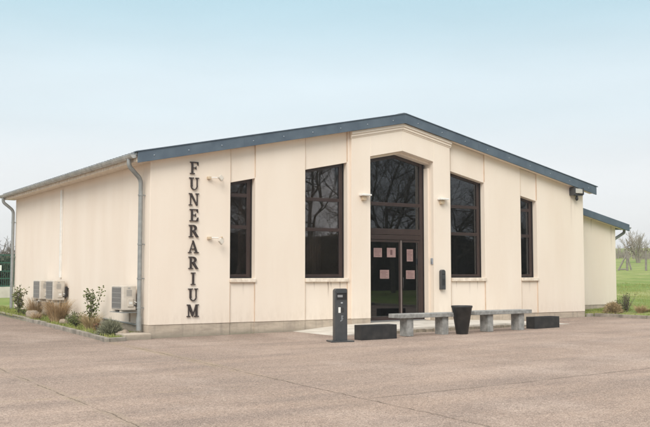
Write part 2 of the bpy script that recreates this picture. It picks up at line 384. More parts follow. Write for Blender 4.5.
# entrance platform ramping down both ways
def plat_z(x): return lerp_tab(x, [(3.8, -.045), (5.7, .10), (9.0, .115), (11.4, .035)])
mb = MB(); xs = [3.8, 4.4, 5.05, 5.7, 6.8, 7.9, 9.0, 9.8, 10.6, 11.4]
yf = lambda x: -2.25 if x > 4.4 else -2.0
for a, b in zip(xs, xs[1:]):
    a2, b2 = a + .004, b - .004
    vs = [(a2, yf(a), plat_z(a)), (b2, yf(b), plat_z(b)), (b2, .30, plat_z(b)), (a2, .30, plat_z(a))]
    vs += [(x, y, -.3) for x, y, z in vs]
    mb.add(vs, [(0, 1, 2, 3), (0, 4, 5, 1), (1, 5, 6, 2), (2, 6, 7, 3), (3, 7, 4, 0)])
tag(mb.build('entrance_platform', M['slab']), kind='structure')
mb = MB()
x = 4.9
while x < 11.2:
    wd = random.uniform(.22, .42); zt = plat_z(x) - .035
    if zt > gz(x, -2.3) + .02: mb.box(x, x + wd - .02, -2.275 - random.uniform(0, .012), -2.252, -.2, zt - random.uniform(0, .012))
    x += wd
tag(mb.build('entrance_edging', M['riser'], bevel=.006), kind='structure')

# ------------------------------------------------------------------ the building
CX, SL, ZR = 7.3, .2098, 5.80
def rz_(x): return ZR - SL * abs(x - CX)
B = thing('funeral_building', 'low cream gabled funeral home with dark brown glazing, slate blue verge and lettering', 'building')
ZP = .228; YB = .42
wm = MB(); pm = MB()
def panel(x0, x1, zb, zt, y0, y1=YB, pl=True):
    fb = zb if callable(zb) else (lambda x: zb); ft = zt if callable(zt) else (lambda x: zt)
    wm.prism([(x0, fb(x0)), (x1, fb(x1)), (x1, ft(x1)), (x0, ft(x0))], y0, y1)
roofl = lambda x: rz_(x) - .07
winl = lambda x: 4.3717 + .0 - SL * (abs(x - CX) - 1.75)
doorl = lambda x: 4.80 - SL * abs(x - CX)
ZS = 1.30
solid = [(0, 2.07, 0), (2.76, 4.21, 0), (5.52, 5.60, 0), (5.60, 6.21, -.08), (8.39, 9.0, -.08), (9.0, 9.08, 0), (10.39, 11.84, 0), (12.53, 14.6, 0)]
for x0, x1, y0 in solid:
    panel(x0, x1, ZP, roofl, y0)
bays = [(2.07, 2.76), (4.21, 5.52), (9.08, 10.39), (11.84, 12.53)]
for x0, x1 in bays:
    panel(x0, x1, ZP, ZS - .1, .03); panel(x0, x1, winl, roofl, .03)
panel(6.21, CX, doorl, roofl, -.08); panel(CX, 8.39, doorl, roofl, -.08)
# side, back walls and annex walls
wm.box(0, .3, YB, 12.62, ZP, 4.09); wm.box(14.3, 14.6, YB, 12.32, -.3, 4.06); wm.box(.3, 14.6, 12.32, 12.62, -.3, 4.09)
wm.prism([(.3, 4.09), (14.6, 4.09), (CX, 5.66)], 12.32, 12.60)
ax0, ax1, AY = 14.6, 17.57, 1.2
annl = lambda x: 3.84 - SL * (x - 14.6) - .08
wm.prism([(ax0, .36), (ax1, .36), (ax1, annl(ax1)), (ax0, annl(ax0))], AY, AY + .3)
wm.box(ax1 - .3, ax1, AY + .3, 11.9, -.1, annl(ax1)); wm.box(ax0, ax1, 11.9, 12.2, -.1, annl(ax1))
jmat = mat('joint_sealant', (.50, .37, .27), .8, col2=(.62, .49, .38), scale=3)
for xj in (2.07, 2.76, 4.21, 5.52, 9.08, 10.39, 11.84, 12.53):
    for (za, zb) in ((ZP, ZS - .12), (winl(xj) + .03, min(roofl(xj), rz_(xj) - .2))): MB().box(xj - .006, xj + .006, -.0025, .034, za, zb).build('panel_joint', jmat, B)
wo = wm.build('wall', M['wall'], B, bevel=.006, seg=1)
for x0, x1, y0 in solid + [(a, b, .03) for a, b in bays]: pm.box(x0 + .0, x1 - .0, y0 + .014, YB, -.4, ZP - .004)
pm.build('plinth', M['plinth'], B)
MB().box(.014, .3, YB + .002, 12.6, -.4, ZP - .004).build('plinth', M['plinth'], B)
MB().box(ax0, ax1 - .014, AY + .014, AY + .3, -.2, .356).build('plinth', M['plinth'], B)
# portal mouldings
mm = MB()
for (x0, x1) in ((5.57, CX), (CX, 9.03)):
    for (d0, d1, yy) in ((.085, .0, -.155), (.15, .088, -.125), (.185, .153, -.10)):
        f = lambda x: 5.555 - SL * abs(x - CX)
        mm.prism([(x0, f(x0) - d0), (x1, f(x1) - d0), (x1, f(x1) - d1), (x0, f(x0) - d1)], yy, -.07)
mm.build('cornice', M['wall'], B, bevel=.008)
# door surround: a stepped reveal
rv = MB()
rv.box(8.325, 8.385, .10, .30, .12, 4.4); rv.box(6.215, 6.275, .10, .30, .12, 4.4)
for (x0, x1) in ((6.215, CX), (CX, 8.385)):
    rv.prism([(x0, doorl(x0) - .065), (x1, doorl(x1) - .065), (x1, doorl(x1) - .004), (x0, doorl(x0) - .004)], .10, .30)
rv.build('door_surround', M['wall'], B)
# sills
for x0, x1 in bays:
    MB().box(x0 - .0 + .003, x1 + .02, -.045, .24, ZS - .1, ZS).build('sill', M['sill'], B, bevel=.012)
# interior
MB().box(.3, 14.3, .42, 12.3, -.2, .11).build('floor', M['interior'], B)
MB().box(.31, 14.29, 2.6, 2.7, .112, 4.0).build('partition', M['interior'], B)
MB().box(.31, 14.29, .44, 12.3, 4.0, 4.05).build('ceiling', M['interior'], B) if False else None

def window(x0, x1, curtain=None):
    y0 = .20
    fr = MB(); t = lambda x: winl(x) - .003
    jw = .085
    wnd = MB()
    # outer dark frame then brown frame
    fr.prism([(x0, ZS + .002), (x0 + jw, ZS + .002), (x0 + jw, t(x0 + jw)), (x0, t(x0))], y0, y0 + .08)
    fr.prism([(x1 - jw - .05, ZS + .002), (x1 - .03, ZS + .002), (x1 - .03, t(x1 - .03)), (x1 - jw - .05, t(x1 - jw - .05))], y0 + .001, y0 + .08)
    fr.prism([(x0 + jw, ZS + .03), (x1 - jw - .05, ZS + .03), (x1 - jw - .05, ZS + .10), (x0 + jw, ZS + .10)], y0 + .002, y0 + .078)
    fr.prism([(x0 + jw, t(x0 + jw) - .075), (x1 - jw - .05, t(x1 - jw - .05) - .075), (x1 - jw - .05, t(x1 - jw - .05)), (x0 + jw, t(x0 + jw))], y0 + .003, y0 + .078)
    for z in (2.57, 3.36):
        fr.box(x0 + jw, x1 - jw - .05, y0 + .004, y0 + .076, z - .045, z + .045)
    f = fr.build('window', M['frame'], B, bevel=.004, seg=1)
    g2 = MB(); g2.prism([(x1 - .03, ZS + .002), (x1, ZS + .002), (x1, t(x1)), (x1 - .03, t(x1 - .03))], y0 - .02, y0 + .08)
    g2.prism([(x0 + jw, ZS + .002), (x1 - .03, ZS + .002), (x1 - .03, ZS + .03), (x0 + jw, ZS + .03)], y0 - .02, y0 + .08)
    g2.build('gasket', M['frame_dark'], f)
    g = MB()
    xa, xb = x0 + jw - .01, x1 - jw - .04
    for za, zb in ((ZS + .09, 2.53), (2.61, 3.32)):
        g.box(xa, xb, y0 + .036, y0 + .044, za, zb)
    g.prism([(xa, 3.40), (xb, 3.40), (xb, t(xb) - .07), (xa, t(xa) - .07)], y0 + .036, y0 + .044)
    g.build('glass', M['glass'], f)
    if curtain:
        c = MB(); a, b, z0, z1 = curtain; n = 24; vs = []; fs = []
        for i in range(n + 1):
            u = a + (b - a) * i / n; yy = y0 + .22 + .025 * math.sin(i * 2.1)
            vs += [(u, yy, z0), (u, yy, z1)]
        fs = [(2 * i, 2 * i + 2, 2 * i + 3, 2 * i + 1) for i in range(n)]
        c.add(vs, fs, True); co = c.build('curtain', M['curtain'], f)
        so = co.modifiers.new('s', 'SOLIDIFY'); so.thickness = .004
window(2.07, 2.76, (2.5, 2.74, 1.3, 3.6)); window(4.21, 5.52, (4.3, 4.95, 1.3, 2.56)); window(9.08, 10.39, (10.0, 10.42, 1.3, 4.2)); window(11.84, 12.53, (12.3, 12.56, 1.3, 3.9))

# entrance door and glazing above it
y0 = .30; xa, xb = 6.275, 8.325; dl = lambda x: doorl(x) - .068
fr = MB()
fr.prism([(xa, .12), (xa + .1, .12), (xa + .1, dl(xa + .1)), (xa, dl(xa))], y0, y0 + .09)
fr.prism([(xb - .13, .12), (xb - .02, .12), (xb - .02, dl(xb - .02)), (xb - .13, dl(xb - .13))], y0, y0 + .09)
fr.prism([(xa + .1, dl(xa + .1) - .09), (CX, dl(CX) - .09), (CX, dl(CX)), (xa + .1, dl(xa + .1))], y0 + .002, y0 + .088)
fr.prism([(CX, dl(CX) - .09), (xb - .13, dl(xb - .13) - .09), (xb - .13, dl(xb - .13)), (CX, dl(CX))], y0 + .002, y0 + .088)
fr.box(xa + .1, xb - .13, y0 + .003, y0 + .085, 3.29, 3.39)
fr.box(xa + .1, xb - .13, y0 - .02, y0 + .085, 2.50, 2.66)
fr.box(xa + .1, xb - .13, y0 - .012, y0 + .085, 2.36, 2.492)
fo = fr.build('window', M['frame'], B, bevel=.005, seg=1, label='tall brown window head with pointed top over the entrance door')
MB().prism([(xb - .02, .12), (xb, .12), (xb, dl(xb)), (xb - .02, dl(xb - .02))], y0 - .02, y0 + .08).build('gasket', M['frame_dark'], fo)
g = MB(); g.box(xa + .09, xb - .12, y0 + .036, y0 + .044, 2.65, 3.30)
g.prism([(xa + .09, 3.38), (xb - .12, 3.38), (xb - .12, dl(xb - .12) - .08), (CX, dl(CX) - .08), (xa + .09, dl(xa + .09) - .08)], y0 + .036, y0 + .044)
g.build('glass', M['glass'], fo)
for (a, b, hs) in ((xa + .103, 7.515, 'L'), (7.525, xb - .133, 'R')):
    d = MB()
    sw = .055
    d.box(a, a + sw, y0 + .01, y0 + .06, .14, 2.355); d.box(b - sw, b, y0 + .01, y0 + .06, .14, 2.355)
    d.box(a + sw, b - sw, y0 + .012, y0 + .058, .14, .24); d.box(a + sw, b - sw, y0 + .012, y0 + .058, 2.29, 2.355)
    do = d.build('door_leaf', M['frame'], B, bevel=.004, seg=1)
    MB().box(a + sw - .01, b - sw + .01, y0 + .03, y0 + .038, .23, 2.30).build('glass', M['glass'], do)
    hx = (b - .02) if hs == 'L' else (a + .02)
    if hs == 'L': MB().box(7.497, 7.522, y0 - .025, y0 + .005, .2, 2.34).build('edge_strip', mat('pale_pull_bar', (.27, .22, .20), .4, .3), do, bevel=.005)
    else: MB().tube([(hx + .01, y0, 1.0), (hx + .01, y0 - .05, 1.02), (hx + .01, y0 - .05, 1.3), (hx + .01, y0, 1.32)], .011, 8).build('handle', M['frame_dark'], do)
MB().box(xa, xb, .22, .41, .118, .138).build('threshold', M['steel'], B)

# roof
rf = MB()
for s in (-1, 1):
    xe = CX + s * 7.71
    # corrugated sheet: small ribs running down the slope
    rf.prism([(CX, ZR + .0), (xe, rz_(xe) + .0), (xe, rz_(xe) - .06), (CX, ZR - .06)] if s > 0 else [(xe, rz_(xe)), (CX, ZR), (CX, ZR - .06), (xe, rz_(xe) - .06)], -.17, 12.85)
for k in range(62):
    yy = -.1 + k * .21
    for s in (-1, 1):
        xe = CX + s * 7.72
        p_ = [(CX, ZR + .0), (xe, rz_(xe)), (xe, rz_(xe) + .035), (CX, ZR + .035)]
        rf.prism(p_ if s > 0 else p_[::-1], yy, yy + .05)
ro = rf.build('roof', M['roofsheet'], B)
rc = MB(); rc.prism([(CX - .2, rz_(CX - .2) + .036), (CX, ZR + .04), (CX + .2, rz_(CX + .2) + .036), (CX + .2, rz_(CX + .2) + .05), (CX, ZR + .055), (CX - .2, rz_(CX - .2) + .05)], -.17, 12.9)
rc.build('ridge_cap', M['roofsheet'], ro)
v = MB(); vs = []; fs = []; nu, nv = 18, 10
for i in range(nu + 1):
    for j in range(nv + 1):
        a = i / nu * math.pi; b = j / nv
        yy = 8.2 + 1.7 * (2 * b - 1); env = math.sin(math.pi * cl(b, .0, 1)) ** .45
        vs.append((1.6 + .45 * math.cos(a), yy, rz_(1.6) - .1 + .46 * math.sin(a) * env))
fs = [(i * (nv + 1) + j, i * (nv + 1) + j + 1, (i + 1) * (nv + 1) + j + 1, (i + 1) * (nv + 1) + j) for i in range(nu) for j in range(nv)]
v.add(vs, fs, True); v.build('roof_vent', M['vent'], ro)
# verge boards
TH = .245
fa = MB()
xe = CX - 7.69
fa.prism([(xe, rz_(xe) - TH), (CX, ZR - TH), (CX, ZR + .012), (xe, rz_(xe) + .012)], -.225, -.18)
xe = CX + 7.69
fa.prism([(CX, ZR - TH), (xe, rz_(xe) - TH), (xe, rz_(xe) + .012), (CX, ZR + .012)], -.225, -.18)
f1 = fa.build('verge_board', M['fascia'], B, bevel=.004, seg=1)
# folded cap above the board, little lip
lip = MB()
for s in (-1, 1):
    xe = CX + s * 7.74; q = [(CX, ZR + .014), (xe, rz_(xe) + .014), (xe, rz_(xe) + .034), (CX, ZR + .034)]
    lip.prism(q if s > 0 else q[::-1], -.245, -.05)
lip.build('verge_cap', M['fascia'], f1)
so = MB()
for s in (-1, 1):
    xe = CX + s * 7.6; q = [(CX, ZR - TH + .02), (xe, rz_(xe) - TH + .02), (xe, rz_(xe) - TH + .04), (CX, ZR - TH + .04)]
    so.prism(q if s > 0 else q[::-1], -.178, .0)
so.build('soffit', M['wall'], B)
for k in range(18):
    x = CX - 7.3 + k * .86
    if abs(x - CX) < .1: x += .05
    zz = rz_(x) - TH * .52
    bo = MB().lathe([(0.0001, .012), (.015, .010), (.019, 0)], (0, 0, 0), 10).build('bolt', M['bolt'], f1)
    bo.location = (x, -.2255, zz); bo.rotation_euler = (R(90), 0, 0)
so = MB(); so.box(-.36, -.002, -.1, 12.8, 4.0, 4.03); so.box(-.375, -.36, -.1, 12.8, 3.985, 4.12); so.build('eaves_board', M['sill'], B)
# annex roof
aroof = lambda x: 3.84 - SL * (x - 14.6)
for xj in (2.35, 5.1, 10.0, 12.7):
    MB().prism([(xj - .02, rz_(xj - .02) - TH - .003), (xj + .02, rz_(xj + .02) - TH - .003), (xj + .02, rz_(xj + .02) + .011), (xj - .02, rz_(xj - .02) + .011)], -.2285, -.2252).build('verge_lap', M['fascia'], f1)
rr = MB(); rr.prism([(14.6, aroof(14.6) - .05), (18.0, aroof(18.0) - .05), (18.0, aroof(18.0)), (14.6, aroof(14.6))], 1.02, 12.4)
rr.build('annex_roof', M['roofsheet'], B)
rr = MB(); rr.prism([(14.6, aroof(14.6) - .22), (18.03, aroof(18.03) - .22), (18.03, aroof(18.03) + .012), (14.6, aroof(14.6) + .012)], .96, 1.01)
rr.build('verge_board', M['fascia'], B, bevel=.004)
MB().prism([(14.6, aroof(14.6) - .20), (17.9, aroof(17.9) - .20), (17.9, aroof(17.9) - .18), (14.6, aroof(14.6) - .18)], 1.012, 1.2).build('soffit', M['wall'], B)

# gutters: open half rounds
def gutter(xc, zc, ya, yb, r, parent, m):
    g = MB(); n = 12; vs = []; prof = []
    for i in range(n + 1):
        a = math.pi + math.pi * i / n; prof.append((xc + r * math.cos(a), zc + r * math.sin(a)))
    for i in range(n + 1):
        a = 2 * math.pi - math.pi * i / n; prof.append((xc + (r - .006) * math.cos(a), zc + .001 + (r - .006) * math.sin(a)))
    N_ = len(prof); vs = [(x, ya, z) for x, z in prof] + [(x, yb, z) for x, z in prof]
    g.add(vs, [(i, (i + 1) % N_, (i + 1) % N_ + N_, i + N_) for i in range(N_)], True)
    cap = [(xc + r * math.cos(math.pi + math.pi * i / n), zc + r * math.sin(math.pi + math.pi * i / n)) for i in range(n + 1)]
    g.prism(cap, ya - .004, ya + .004); g.prism(cap, yb - .004, yb + .004)
    g.tube([(xc - r, ya, zc), (xc - r, yb, zc)], .011, 8)
    o = g.build('gutter', m, parent)
    k = ya + .4
    while k < yb:
        br = MB(); pts = [(xc + (r + .006) * math.cos(math.pi + math.pi * i / 10), k, zc + (r + .006) * math.sin(math.pi + math.pi * i / 10)) for i in range(11)]
        br.tube(pts, .007, 6); br.build('gutter_bracket', m, o); k += .85
    return o
gutter(-.455, 4.135, -.12, 12.85, .082, B, M['zinc'])
gutter(18.1, 3.04, 1.0, 12.3, .07, B, M['pipe'])
def fillet(pts, r=.08, n=5):
    pts = [Vector(p) for p in pts]; o = [pts[0]]
    for a, b, c in zip(pts, pts[1:], pts[2:]):
        u = (a - b).normalized(); v = (c - b).normalized(); rr = min(r, (a - b).length * .45, (c - b).length * .45)
        p, q = b + u * rr, b + v * rr
        for i in range(n + 1): t = i / n; o.append(p * (1 - t) ** 2 + b * 2 * t * (1 - t) + q * t * t)
    return o + [pts[-1]]
def downpipe(pts, r, clips, sleeve=None):
    o = MB().tube(fillet(pts, .12), r, 14).build('downpipe', M['pipe'], B)
    x, y = pts[-1][0], pts[-1][1]
    for z in clips: MB().tube([(x, y, z - .018), (x, y, z + .018)], r + .010, 14).box(x, x + (.12 if x < 0 else -.12), y - .012, y + .012, z - .012, z + .012).build('pipe_clip', M['pipe'], o)
    if sleeve: MB().tube([(x, y, sleeve[0]), (x, y, sleeve[1])], r + .012, 14).build('pipe_sleeve', M['pipe'], o)
downpipe([(-.455, .18, 4.07), (-.455, .18, 3.90), (-.115, .30, 3.62), (-.115, .30, .13)], .052, (3.25, 2.1, 1.3, .62), (.1, .42))
downpipe([(-.455, 12.55, 4.07), (-.455, 12.55, 3.90), (-.115, 12.5, 3.62), (-.115, 12.5, .13)], .052, (3.2, 2.0, 1.0))
downpipe([(18.1, 1.25, 2.99), (18.1, 1.25, 2.86), (17.68, 1.4, 2.60), (17.68, 1.4, .2)], .05, (1.5,))
# concrete block under the near downpipe
tag(MB().box(-.64, -.005, -.22, .42, -.2, .055).build('drain_block', M['plinth'], bevel=.02), 'low concrete drain block at the foot of the near corner downpipe', 'drain block')

# ------------------------------------------------------------------ lettering
def glyph(ch):
    s = .075; P = []
    bx = lambda a, b, c, d: P.append([(a, c), (b, c), (b, d), (a, d)])
    def arc(cx, cz, ro, zo, ri, zi, a0, a1, n=14, dx=0):
        A = [(cx + ro * math.cos(R(a0 + (a1 - a0) * i / n)), cz + zo * math.sin(R(a0 + (a1 - a0) * i / n))) for i in range(n + 1)]
        Bq = [(cx + dx + ri * math.cos(R(a0 + (a1 - a0) * i / n)), cz + zi * math.sin(R(a0 + (a1 - a0) * i / n))) for i in range(n + 1)]
        for i in range(n): P.append([A[i], A[i + 1], Bq[i + 1], Bq[i]])
    if ch in 'FE':
        bx(.15, .32, s, 1 - s); bx(.02, .47, 0, s); bx(.02, .80, 1 - s, 1)
        P.append([(.66, 1 - s), (.80, 1 - s), (.80, .70), (.76, .70)]); bx(.34, .56, .475, .545)
        P.append([(.52, .51), (.60, .66), (.60, .36)])
        if ch == 'E': bx(.47, .82, 0, s); P.append([(.64, s), (.78, .32), (.84, .32), (.82, s)])
        w_ = .82
    if ch == 'I': bx(.15, .32, s, 1 - s); bx(.02, .45, 0, s); bx(.02, .45, 1 - s, 1); w_ = .47
    if ch == 'U':
        bx(.14, .31, .34, 1 - s); bx(.0, .45, 1 - s, 1); bx(.70, .79, .34, 1 - s); bx(.58, .92, 1 - s, 1)
        arc(.465, .34, .325, .36, .245, .28, 180, 360, dx=.0 + .01); P.append([(.14, .34), (.31, .34), (.31, .25), (.18, .2)]); w_ = .92
    if ch == 'N':
        bx(.12, .20, s, 1 - s); bx(.0, .33, 0, s); bx(.0, .2, 1 - s, 1); bx(.74, .82, .0, 1 - s); bx(.62, .95, 1 - s, 1)
        P.append([(.08, 1), (.27, 1), (.82, 0), (.75, -.02), (.69, .0)]); w_ = .95
    if ch == 'R':
        bx(.15, .32, s, 1 - s); bx(.02, .45, 0, s); bx(.02, .40, 1 - s, 1)
        arc(.40, .74, .36, .26, .16, .185, -90, 90); bx(.34, .40, .48, .555)
        P.append([(.36, .50), (.58, .50), (.90, .04), (.96, 0), (.70, 0)]); w_ = .94
    if ch == 'A':
        P.append([(.40, .92), (.47, 1.02), (.19, s), (.11, s)]); P.append([(.38, 1.02), (.51, 1.02), (.88, s), (.69, s)])
        bx(.24, .68, .30, .37); bx(.0, .32, 0, s); bx(.56, 1.0, 0, s); w_ = 1.0
    if ch == 'M':
        bx(.12, .20, s, 1 - s); bx(.0, .33, 0, s); bx(.82, .99, s, 1 - s); bx(.70, 1.12, 0, s)
        bx(.0, .2, 1 - s, 1); bx(.92, 1.12, 1 - s, 1)
        P.append([(.06, 1), (.30, 1), (.62, .22), (.50, .0)]); P.append([(.50, .0), (.60, .12), (.92, 1), (.82, 1)]); w_ = 1.12
    return P, w_
SG = thing('wall_lettering', 'tall vertical row of dark serif letters reading FUNERARIUM on the left of the front wall', 'lettering', (1.09, 0, 0))
H_ = .292
for i, ch in enumerate('FUNERARIUM'):
    P, wd = glyph(ch); zc = 3.935 - .377 * i
    mb = MB()
    for j, q in enumerate(P):
        pts = [((x - wd / 2) * H_ * .94, z * H_ - H_ / 2) for x, z in q]
        a = sum(pts[k][0] * pts[(k + 1) % len(pts)][1] - pts[(k + 1) % len(pts)][0] * pts[k][1] for k in range(len(pts)))
        if a < 0: pts = pts[::-1]
        mb.prism(pts, -.040 - .0007 * j, -.012 + .0004 * j)
    lo = mb.build('letter_' + ch.lower(), M['letter'], SG); lo.location = (0, 0, zc)
    lo['label'] = 'dark serif capital letter ' + ch
    pn = MB()
    px_ = {'F': -.06, 'E': -.06, 'R': -.07, 'U': -.08, 'N': 0, 'A': .03, 'I': 0, 'M': .1}[ch]
    pn.tube([(px_, .002, .0), (px_, -.014, .0)], .006, 6)
    pn.build('standoff', M['letter'], lo)

# ------------------------------------------------------------------ fixtures on the wall
def corner_spot(x, z, tilt, label):
    t = thing('wall_spotlight', label, 'spotlight', (x, 0, z), 0, 'small spotlights beside the lettering')
    MB().box(-.04, .05, -.09, -.001, -.035, .03).build('mount', M['tan'], t, bevel=.01)
    MB().tube([(.03, -.06, 0), (.10, -.12, .005), (.19, -.16, 0)], .012, 8).build('arm', M['white'], t)
    rm = Matrix.Rotation(R(45), 3, 'Y')
    h = MB().box(-.065, .065, -.02, .02, -.065, .065)
    ho = h.build('lamp_head', M['ac'], t, bevel=.01); ho.location = (.25, -.18, -.03 + tilt); ho.rotation_euler = (R(-12), R(45), R(8))
    MB().box(-.05, .05, -.026, -.0205, -.05, .05).build('lens', mat('lamp_lens', (.66, .60, .52), .3), ho)
    MB().box(.33, .36, -.05, -.001, -.005 - tilt * .3, .025 - tilt * .3).build('sensor', M['tan'], t, bevel=.004)
corner_spot(1.47, 3.72, .03, 'small white spotlight on a tan bracket beside the top letters, the higher one')
corner_spot(1.49, 2.27, -.05, 'small white spotlight on a tan bracket beside the middle letters, the lower one')
def wall_light(x, z, label):
    t = thing('wall_light', label, 'wall light', (x, -.08, z), 0, 'wall lights flanking the entrance glazing')
    MB().box(-.07, .05, -.10, -.001, -.11, .0).build('base', M['tan'], t, bevel=.012)
    MB().box(-.14, .17, -.17, -.004, .004, .055).build('lamp_hood', M['white'], t, bevel=.014)
wall_light(5.97, 3.48, 'flat white wall light on the portal left of the entrance glazing')
wall_light(8.66, 3.49, 'flat white wall light on the portal right of the entrance glazing')
t = thing('floodlight', 'floodlight with dark side brackets and hanging sensor at the right eaves corner', 'floodlight', (14.18, 0, 3.93))
MB().box(-.17, .17, -.22, -.10, .02, .17).build('lamp_head', mat('floodlight_face', (.52, .50, .46), .4), t, bevel=.01)
MB().box(-.205, -.172, -.24, -.001, -.02, .20).box(.172, .205, -.24, -.001, -.02, .20).box(-.205, .205, -.2, -.001, -.045, -.018).build('bracket', M['anthracite'], t, bevel=.004)
MB().lathe([(.0001, -.21), (.03, -.20), (.05, -.16), (.05, -.12), (.035, -.09), (.03, -.046)], (.0, -.12, 0), 16).build('sensor', M['black'], t)
t = thing('letterbox', 'narrow dark grey letterbox with rounded top on the portal right of the door', 'letterbox', (8.64, -.08, .97))
n = 8; prof = [(-.075, 0), (.075, 0), (.075, .50)] + [(.075 * math.cos(math.pi * i / n), .50 + .06 * math.sin(math.pi * i / n)) for i in range(1, n)] + [(-.075, .50)]
MB().prism(prof, -.11, -.001).build('box_body', M['anthracite'], t, bevel=.01)
MB().box(-.05, .05, -.118, -.111, .42, .445).build('slot', M['frame_dark'], t)
MB().box(-.045, .045, -.116, -.111, .12, .30).build('front_panel', M['black'], t)
t = thing('intercom', 'small grey intercom on the right reveal of the entrance', 'intercom', (8.388, .0, 1.68))
MB().box(-.03, -.001, -.045, .045, 0, .17).build('casing', mat('intercom_grey', (.30, .32, .35), .4), t, bevel=.008)
MB().box(-.034, -.031, -.02, .02, .03, .07).build('button', M['steel'], t)
# notices on the door
def notice(x0, z0, x1, z1, label, rot=0, dark=False):
    t = thing('notice', label, 'notice', ((x0 + x1) / 2, .328, (z0 + z1) / 2), 0, 'paper notices stuck on the entrance door'); t.rotation_euler = (0, R(rot), 0)
    w_, h_ = abs(x1 - x0) / 2, abs(z1 - z0) / 2
    MB().box(-w_, w_, -.002, 0, -h_, h_).build('sheet', M['paper'], t)
    p = MB(); k = h_ * .72
    if dark: p.box(-w_ * .25, w_ * .25, -.0035, -.0025, -h_ * .5, h_ * .6)
    while k > -h_ * .8:
        if not (dark): p.box(-w_ * random.uniform(.6, .8), w_ * random.uniform(.2, .8), -.0035, -.0025, k - .006, k + .004)
        k -= .034
    p.build('print', M['ink'], t)
notice(6.60, 2.12, 6.88, 1.87, 'pink notice at the upper left of the left door leaf')
notice(7.05, 2.13, 7.35, 1.87, 'pink notice with a dark central figure at the upper right of the left door leaf', dark=True)
notice(7.74, 2.10, 7.96, 1.76, 'tall pink notice at the top of the right door leaf')
notice(6.81, 1.52, 7.12, 1.28, 'pink notice low on the left door leaf')
notice(7.71, 1.51, 8.02, 1.27, 'pink notice low on the right door leaf')

# ------------------------------------------------------------------ air conditioners
def ac_unit(y, z, label):
    t = thing('air_conditioner', label, 'air conditioner', (0, y, z), 0, 'outdoor air conditioning units on the side wall')
    MB().box(-.42, -.09, 0, .78, 0, .57).build('casing', M['ac'], t, bevel=.018)
    fr = MB().box(-.4235, -.4205, .12, .74, .035, .535).build('fan_recess', M['ac_dark'], t)
    g = MB(); cy, cz = .43, .285
    for k in range(17): g.box(-.434, -.430, .13 + k * .0365, .138 + k * .0365, .04, .53)
    for zz in (.05, .17, .285, .40, .52): g.box(-.4305, -.4245, .125, .735, zz - .005, zz + .005)
    g.build('fan_guard', M['ac_grey'], fr)
    s = MB()
    for k in range(7): s.box(-.33, -.20, -.004, -.001, .33 + k * .022, .342 + k * .022)
    s.build('side_louvre', M['ac_grey'], t)
    MB().box(-.30, -.16, -.022, -.001, .08, .27).build('service_cover', M['ac'], t, bevel=.01)
    MB().box(-.27, -.19, -.026, -.0225, .14, .20).build('sticker', M['white'], t)
    MB().box(-.30, -.24, -.004, -.001, .50, .53).build('nameplate', M['ac_grey'], t)
    for yy in (.12, .62): MB().box(-.44, -.001, yy, yy + .035, -.045, -.008).box(-.03, -.0015, yy + .002, yy + .033, -.30, -.046).build('bracket', M['ac'], t)
    MB().box(-.44, -.02, -.06, .84, -.062, -.047).build('shelf', M['pipe'], t)
    MB().box(-.10, -.03, -.10, -.02, .10, .40).build('valve_cover', M['frame_dark'], t, bevel=.02)
    MB().tube(fillet([(-.14, -.01, .12), (-.10, -.07, .10), (-.06, -.09, .2), (-.03, -.07, .34), (-.005, -.07, .34)], .04), .016, 8).build('pipe', M['frame_dark'], t)
    MB().tube(fillet([(-.14, -.01, .20), (-.09, -.05, .17), (-.05, -.06, .3), (-.005, -.05, .36)], .04), .010, 8).build('pipe', M['white'], t)
ac_unit(.56, .56, 'white air conditioner alone beside the near corner downpipe')
ac_unit(6.28, .65, 'white air conditioner on the side wall, nearer one of the far pair')
ac_unit(7.68, .65, 'white air conditioner on the side wall, farthest of the three')
tag(MB().box(-.06, -.001, 6.92, 7.02, 1.30, 3.90).build('cable_trunking', M['white'], bevel=.006), 'tall narrow white cable trunking up the side wall above the air conditioners', 'trunking')
tag(MB().tube(fillet([(-.05, 3.2, .27), (-.05, .62, .21), (-.05, .60, .50)], .04), .018, 8).build('drain_pipe', M['pipe']), 'thin grey drain pipe running low along the side wall', 'pipe')

# ------------------------------------------------------------------ forecourt furniture
def bench(x0, x1, legs, label):
    cx = (x0 + x1) / 2; z = gz(cx, -3.1)
    t = thing('concrete_bench', label, 'bench', (cx, -3.07, z + .004), 0, 'concrete benches in front of the entrance')
    h = (x1 - x0) / 2
    MB().box(-h, h, -.20, .20, .42, .515).build('seat', M['concrete'], t, bevel=.008)
    for lx in legs: MB().box(lx - cx - .09, lx - cx + .09, -.135, .15, 0, .419).build('leg', M['concrete'], t, bevel=.006)
bench(4.72, 6.60, (5.10, 6.15), 'rough grey concrete bench in front of the door, left of the tapered pot')
bench(7.02, 8.93, (7.58, 8.63), 'rough grey concrete bench right of the tapered pot')
t = thing('tapered_pot', 'tall black tapered plant pot standing between the two benches', 'plant pot', (6.55, -3.33, gz(6.76, -3.3) + .004))
MB().lathe([(.0001, 0), (.132, 0), (.140, .008), (.240, .62), (.252, .625), (.254, .665), (.248, .672), (.228, .672), (.224, .66), (.218, .60)], (0, 0, 0), 40).build('pot_body', M['black'], t)
MB().lathe([(.0001, .605), (.1, .612), (.219, .60)], (0, 0, 0), 24).build('soil', M['soilpot'], t)
